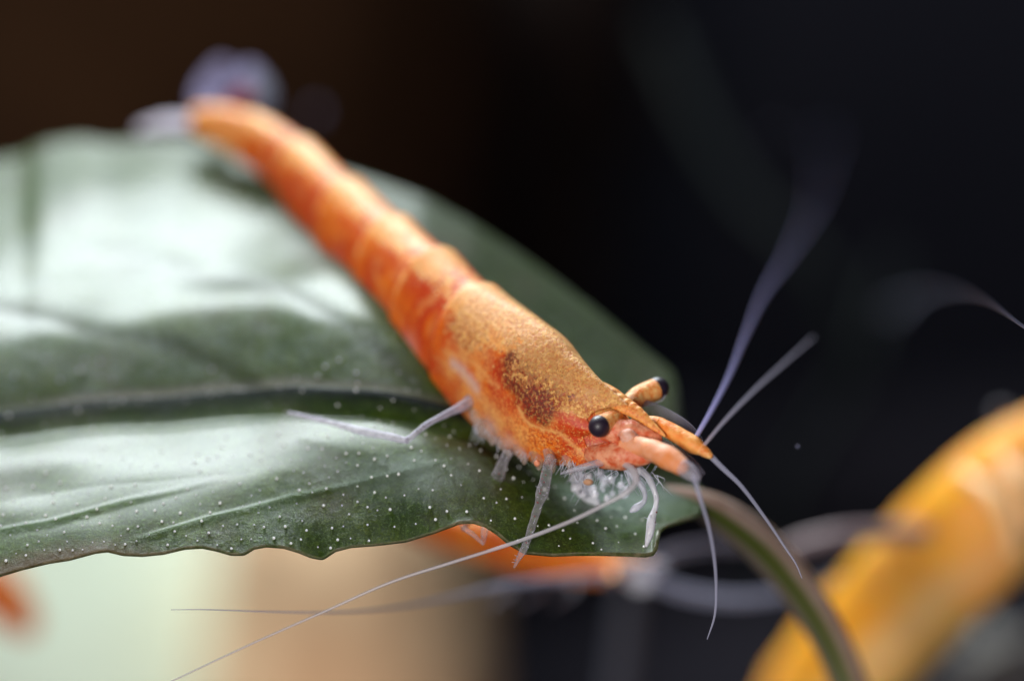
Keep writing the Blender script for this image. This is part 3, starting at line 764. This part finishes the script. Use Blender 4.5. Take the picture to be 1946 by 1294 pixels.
for _ in range(90):
    x0 = rng.uniform(900, 1090); y0 = 800 + (x0 - 900) * .38 + rng.uniform(0, 14); d0 = .22 - (x0 - 900) * .001
    x1 = x0 + rng.normal(0, 10); y1 = y0 + rng.uniform(12, 34)
    v, fa = tube_geo(PP([(x0, y0, d0), (x1, y1, d0)]), [.0013, .0004], sides=4, n=4, off=len(V)); V += v; Fs += fa
mesh_obj('bristles', V, Fs, M['white'], shrimp)['kind'] = 'stuff'
# hips of the legs under the carapace
for (x, y, d, r) in [(908, 790, .2, 15), (930, 815, .18, 20), (960, 838, .16, 16), (990, 852, .13, 14), (1018, 862, .1, 13), (1045, 868, .05, 10), (1078, 872, .04, 9)]:
    segs('leg_hip', [(x - 10, y - 25, d + .05, r * .8), (x, y, d, r), (x + 6, y + 20, d - .01, r * .55), (x + 6, y + 30, d - .01, r * .2)], M['gill'], shrimp, sides=14, n=20, bump=.35)
ball('amber_spot', P(1021, 880, -.03), .008, M['redflesh'], shrimp, nu=8, nv=10)
# swimming legs under the abdomen
for (x, y, d) in [(660, 545, .82), (705, 600, .72), (755, 655, .62), (805, 705, .50), (850, 745, .40)]:
    segs('swimmeret', [(x + 22, y - 34, d, 14), (x + 4, y - 4, d, 16), (x - 8, y + 14, d, 12), (x - 12, y + 26, d, 4)], M['gill'], shrimp, sides=14, n=20)

# ------------------------------------------------------------------ other shrimps, out of focus
def far_shrimp(name, label, spine, mat, lat=.7, paint=None):
    B = Body(spine, [0, .10, .20, .30, .40, .50, .60], None, nt=150, na=48, lat=lat, relief=.3)
    r = root(name, spine and P(*spine[len(spine) // 2][:3]), label, 'shrimp')
    z = np.zeros(len(B.V)); at = {k: z for k in ('gaps', 'warm', 'grain', 'dark', 'speck', 'clear', 'red', 'line')}
    at = dict(at); a_ = np.abs(B.ang); at['pale'] = .8 * (1 - sstep(a_, .3, .8))
    if paint: at.update(paint(B))
    mesh_obj('body', B.V, B.faces, mat, r, attrs=at)
    return r, B
s2, B2 = far_shrimp('shrimp', 'blurred orange shrimp seen below the broken front edge of the big leaf',
    [(600, 905, 2.1, 14), (680, 935, 1.95, 26), (760, 970, 1.8, 36), (840, 1000, 1.65, 44), (920, 1022, 1.5, 48), (1000, 1044, 1.4, 50), (1080, 1062, 1.3, 46), (1150, 1075, 1.25, 38), (1190, 1084, 1.22, 24)], M['shell_far'])
segs('feeler_base', [(1175, 1078, 1.22, 22), (1205, 1085, 1.2, 26), (1235, 1082, 1.18, 20), (1265, 1075, 1.15, 8)], M['clear'], s2)
segs('feeler_base', [(1190, 1095, 1.22, 18), (1215, 1110, 1.2, 18), (1240, 1112, 1.18, 10)], M['milky'], s2)
segs('rostrum', [(1150, 1050, 1.24, 12), (1200, 1062, 1.2, 8), (1240, 1066, 1.17, 3)], M['stalk'], s2)
eye(s2, (1165, 1080, 1.18), (1165, 1095, 1.14), (1160, 1108, 1.1), 9, 9, 14)
def feel2(par, pts, mat): tube('feeler', PP([p[:3] for p in pts]), [p[3] * PX for p in pts], mat, par, sides=8, n=80)
feel2(s2, [(1185, 1090, 1.2, 9), (1080, 1098, 1.05, 8), (960, 1112, .85, 6.5), (840, 1138, .62, 5), (740, 1155, .42, 3.8), (640, 1163, .25, 2.6), (520, 1162, .12, 1.8), (400, 1158, .03, 1.3), (325, 1158, .0, .8)], M['feeler'])
feel2(s2, [(1230, 1100, 1.2, 16), (1300, 1125, 1.3, 15), (1400, 1138, 1.4, 13), (1500, 1125, 1.5, 10), (1600, 1090, 1.6, 8)], M['feeler'])
feel2(s2, [(1235, 1070, 1.2, 15), (1300, 1045, 1.3, 13), (1380, 1035, 1.4, 11), (1450, 1040, 1.5, 8)], M['scale'])
for x in (960, 1020, 1080):
    feel2(s2, [(x, 1090, 1.4, 8), (x + 10, 1120, 1.35, 6), (x - 30, 1150, 1.3, 3)], M['scale'])

def paint_y(B):
    a = B.ang
    nn = np.array([noise.noise(Vector(p) * 3.2) for p in B.V])
    return {'red': np.clip(nn * 1.6, 0, .8), 'warm': np.clip(-nn * 2.0, 0, .7), 'pale': np.clip(.75 * sstep(a, 1.15, 1.75) + nn * .9, 0, 1), 'clear': .25 * np.exp(-((a - 1.9) / .35) ** 2)}
s3, B3 = far_shrimp('shrimp', 'large yellow shrimp out of focus at the lower right corner',
    [(1440, 1500, 2.4, 40), (1490, 1420, 2.3, 80), (1545, 1345, 2.2, 105), (1610, 1270, 2.1, 118), (1680, 1195, 2.0, 125), (1755, 1115, 1.9, 130), (1835, 1035, 1.8, 132), (1925, 950, 1.75, 130), (2020, 870, 1.7, 110), (2090, 810, 1.7, 80), (2130, 770, 1.7, 50)], M['shell_yellow'], paint=paint_y)
eye(s3, (1960, 850, 1.85), (1925, 815, 1.85), (1908, 795, 1.85), 26, 24, 28, simple('far_eyestalk', (.40, .34, .36), .5))
feel2(s3, [(1760, 1010, 1.7, 20), (1690, 1012, 1.65, 20), (1600, 1018, 1.6, 20), (1530, 1032, 1.6, 18), (1480, 1050, 1.6, 12)], simple('far_leg', (.34, .24, .26), .5, clear=.1))
for pts in ([(1830, 900, 1.6, 16), (1880, 935, 1.5, 22), (1915, 985, 1.45, 24), (1930, 1050, 1.45, 18)], [(1905, 870, 1.6, 16), (1940, 920, 1.5, 22), (1965, 1000, 1.45, 20)]):
    segs('leg', pts, simple('far_leg_pale', (.85, .50, .22), .5, sss=.2), s3)
feel2(s3, [(2110, 800, 1.5, 5), (2120, 740, 1.0, 4), (2060, 680, .4, 4), (1985, 645, .1, 3.4), (1940, 617, -.02, 3.2), (1900, 588, -.25, 3.2), (1860, 565, -.6, 3.2), (1810, 552, -1.1, 3.2), (1750, 556, -1.6, 3.0), (1690, 590, -2.1, 2.6)], M['feeler'])

s4, B4 = far_shrimp('shrimp', 'blurred red-orange shrimp cut off by the left edge under the leaf',
    [(-330, 960, 2.3, 24), (-250, 990, 2.3, 42), (-170, 1030, 2.35, 56), (-90, 1084, 2.4, 60), (-10, 1124, 2.4, 54), (34, 1168, 2.4, 40), (60, 1200, 2.4, 22)], M['shell_far'])
for (x, y) in ((-60, 1165), (-110, 1130)):
    feel2(s4, [(x, y - 20, 2.35, 8), (x - 10, y + 30, 2.35, 6), (x + 5, y + 70, 2.35, 3)], M['clear'])

# ------------------------------------------------------------------ blurred things behind and below
def rock(name, c, r, mat, label, cat, freq=.7, amp=.18, seed=0, nu=48, nv=64):
    v, fa = ball_geo((0, 0, 0), 1.0, None, nu, nv)
    out = []
    for q in v:
        q = np.asarray(q); n_ = 1 + amp * noise.fractal(Vector(q) * freq * 2 + Vector((seed, seed * 2, 0)), 1.0, 2.0, 4)
        out.append(np.asarray(c) + q * n_ * np.asarray(r))
    o = mesh_obj(name, out, fa, mat)
    o['label'] = label; o['category'] = cat
    return o
pst = NT('pale_stone')
g = pst.noise(.9, 3, .5)
pst.set(Base_Color=pst.mix(pst.ramp(g, [(.4, 0), (.6, 1)]), (.72, .86, .72), (.80, .90, .76)), Roughness=.8)
rock('stone', P(60, 1560, 7.6), (1.78, 1.0, 2.0), pst.m, 'pale cream stone out of focus under the left half of the leaf', 'stone', seed=2, amp=.1)
pe = NT('peach_stone')
g = pe.noise(1.2, 3, .5)
pe.set(Base_Color=pe.mix(pe.ramp(g, [(.4, 0), (.6, 1)]), (.92, .56, .31), (.94, .66, .40)), Roughness=.8)
rock('stone', P(650, 1560, 6.4), (.58, .7, 1.75), pe.m, 'peach coloured stone out of focus beside the pale cream stone', 'stone', seed=5, amp=.1)
wd = NT('driftwood')
g = wd.noise(1.0, 4, .6)
wd.set(Base_Color=wd.mix(wd.ramp(g, [(.35, 0), (.65, 1)]), (.022, .010, .005), (.042, .020, .009)), Roughness=.9, Specular_IOR_Level=.1)
rock('driftwood', P(-500, 60, 7.5), (3.1, 1.2, 3.4), wd.m, 'dark brown driftwood out of focus behind the leaf at the upper left', 'wood', seed=9, amp=.16)

wd2 = simple('bog_wood', (.026, .018, .016), .9, spec=.1, nscale=1.2, col2=(.034, .022, .018))
rock('driftwood', P(330, -120, 9), (2.4, 1.0, 3.0), wd2, 'darker driftwood behind the tail, farther back than the brown driftwood', 'wood', seed=4, amp=.3)
# weeds far back on the right, almost lost in the dark
weed_m = simple('dark_weed', (.004, .006, .006), .8, spec=.1)
weed_v, weed_f = [], []
wr = root('water_weed', P(1500, 1200, 4.5), 'faint dark green weed stems in the dark water behind the shrimp', 'water plant')
for (pts, r) in [([(1250, 60, 5.2), (1320, 220, 5.0), (1420, 380, 4.8), (1560, 520, 4.6), (1640, 760, 4.5)], 22), ([(1700, 500, 5.2), (1620, 720, 4.8), (1500, 920, 4.6), (1440, 1150, 4.5)], 18)]:
    tube('stem', PP(pts), [r * PX * 1.3] * len(pts), weed_m, wr, sides=10)
tw = root('twig', P(1900, 1230, 3.2), 'blurred grey twigs in the lower right corner behind the yellow shrimp', 'twig')
for pts in ([(1790, 1330, 3.2), (1860, 1260, 3.2), (1950, 1215, 3.2), (2050, 1200, 3.2)], [(1830, 1230, 3.3), (1900, 1250, 3.2), (1990, 1300, 3.2)], [(1870, 1180, 3.4), (1890, 1240, 3.3), (1880, 1330, 3.2)]):
    tube('branch', PP(pts), [.03, .035, .03, .02][:len(pts)], simple('twig_grey', (.16, .15, .14), .8), tw, sides=10)
gl = root('weed_blade', P(1180, 1250, 2.5), 'faint bluish upright blade in the dark below the blurred orange shrimp', 'water plant')
tube('blade', PP([(1165, 1400, 2.6), (1178, 1290, 2.6), (1190, 1180, 2.6), (1205, 1090, 2.6)]), [.045, .04, .035, .02], simple('blue_blade', (.035, .037, .055), .8), gl, sides=10)

# specks drifting in the water
speck_m = simple('drifting_speck', (.28, .28, .42), .8, clear=.5, spec=.1)
sp_pts = [(600, 215, 2.6, .016, 'faint drifting speck to the right of the tail fan'), (1470, 250, 3.0, .006, 'faint drifting speck high above the feelers'), (1516, 848, .22, .0035, 'tiny sharp drifting speck right of the feeler bases'), (1030, 590, .9, .022, 'pale drifting speck just behind the hump of the back')]
for k, (x, y, d, r, lab) in enumerate(sp_pts):
    v, fa = ball_geo((0, 0, 0), 1.0, None, 8, 10)
    c = P(x, y, d); vv = [c + q * r * (1 + .3 * noise.noise(Vector(q) * 2 + Vector((k, 0, 0)))) for q in v]
    o = mesh_obj('drifting_speck', vv, fa, speck_m); o['label'] = lab; o['category'] = 'speck'; o['group'] = 'specks drifting in the water'
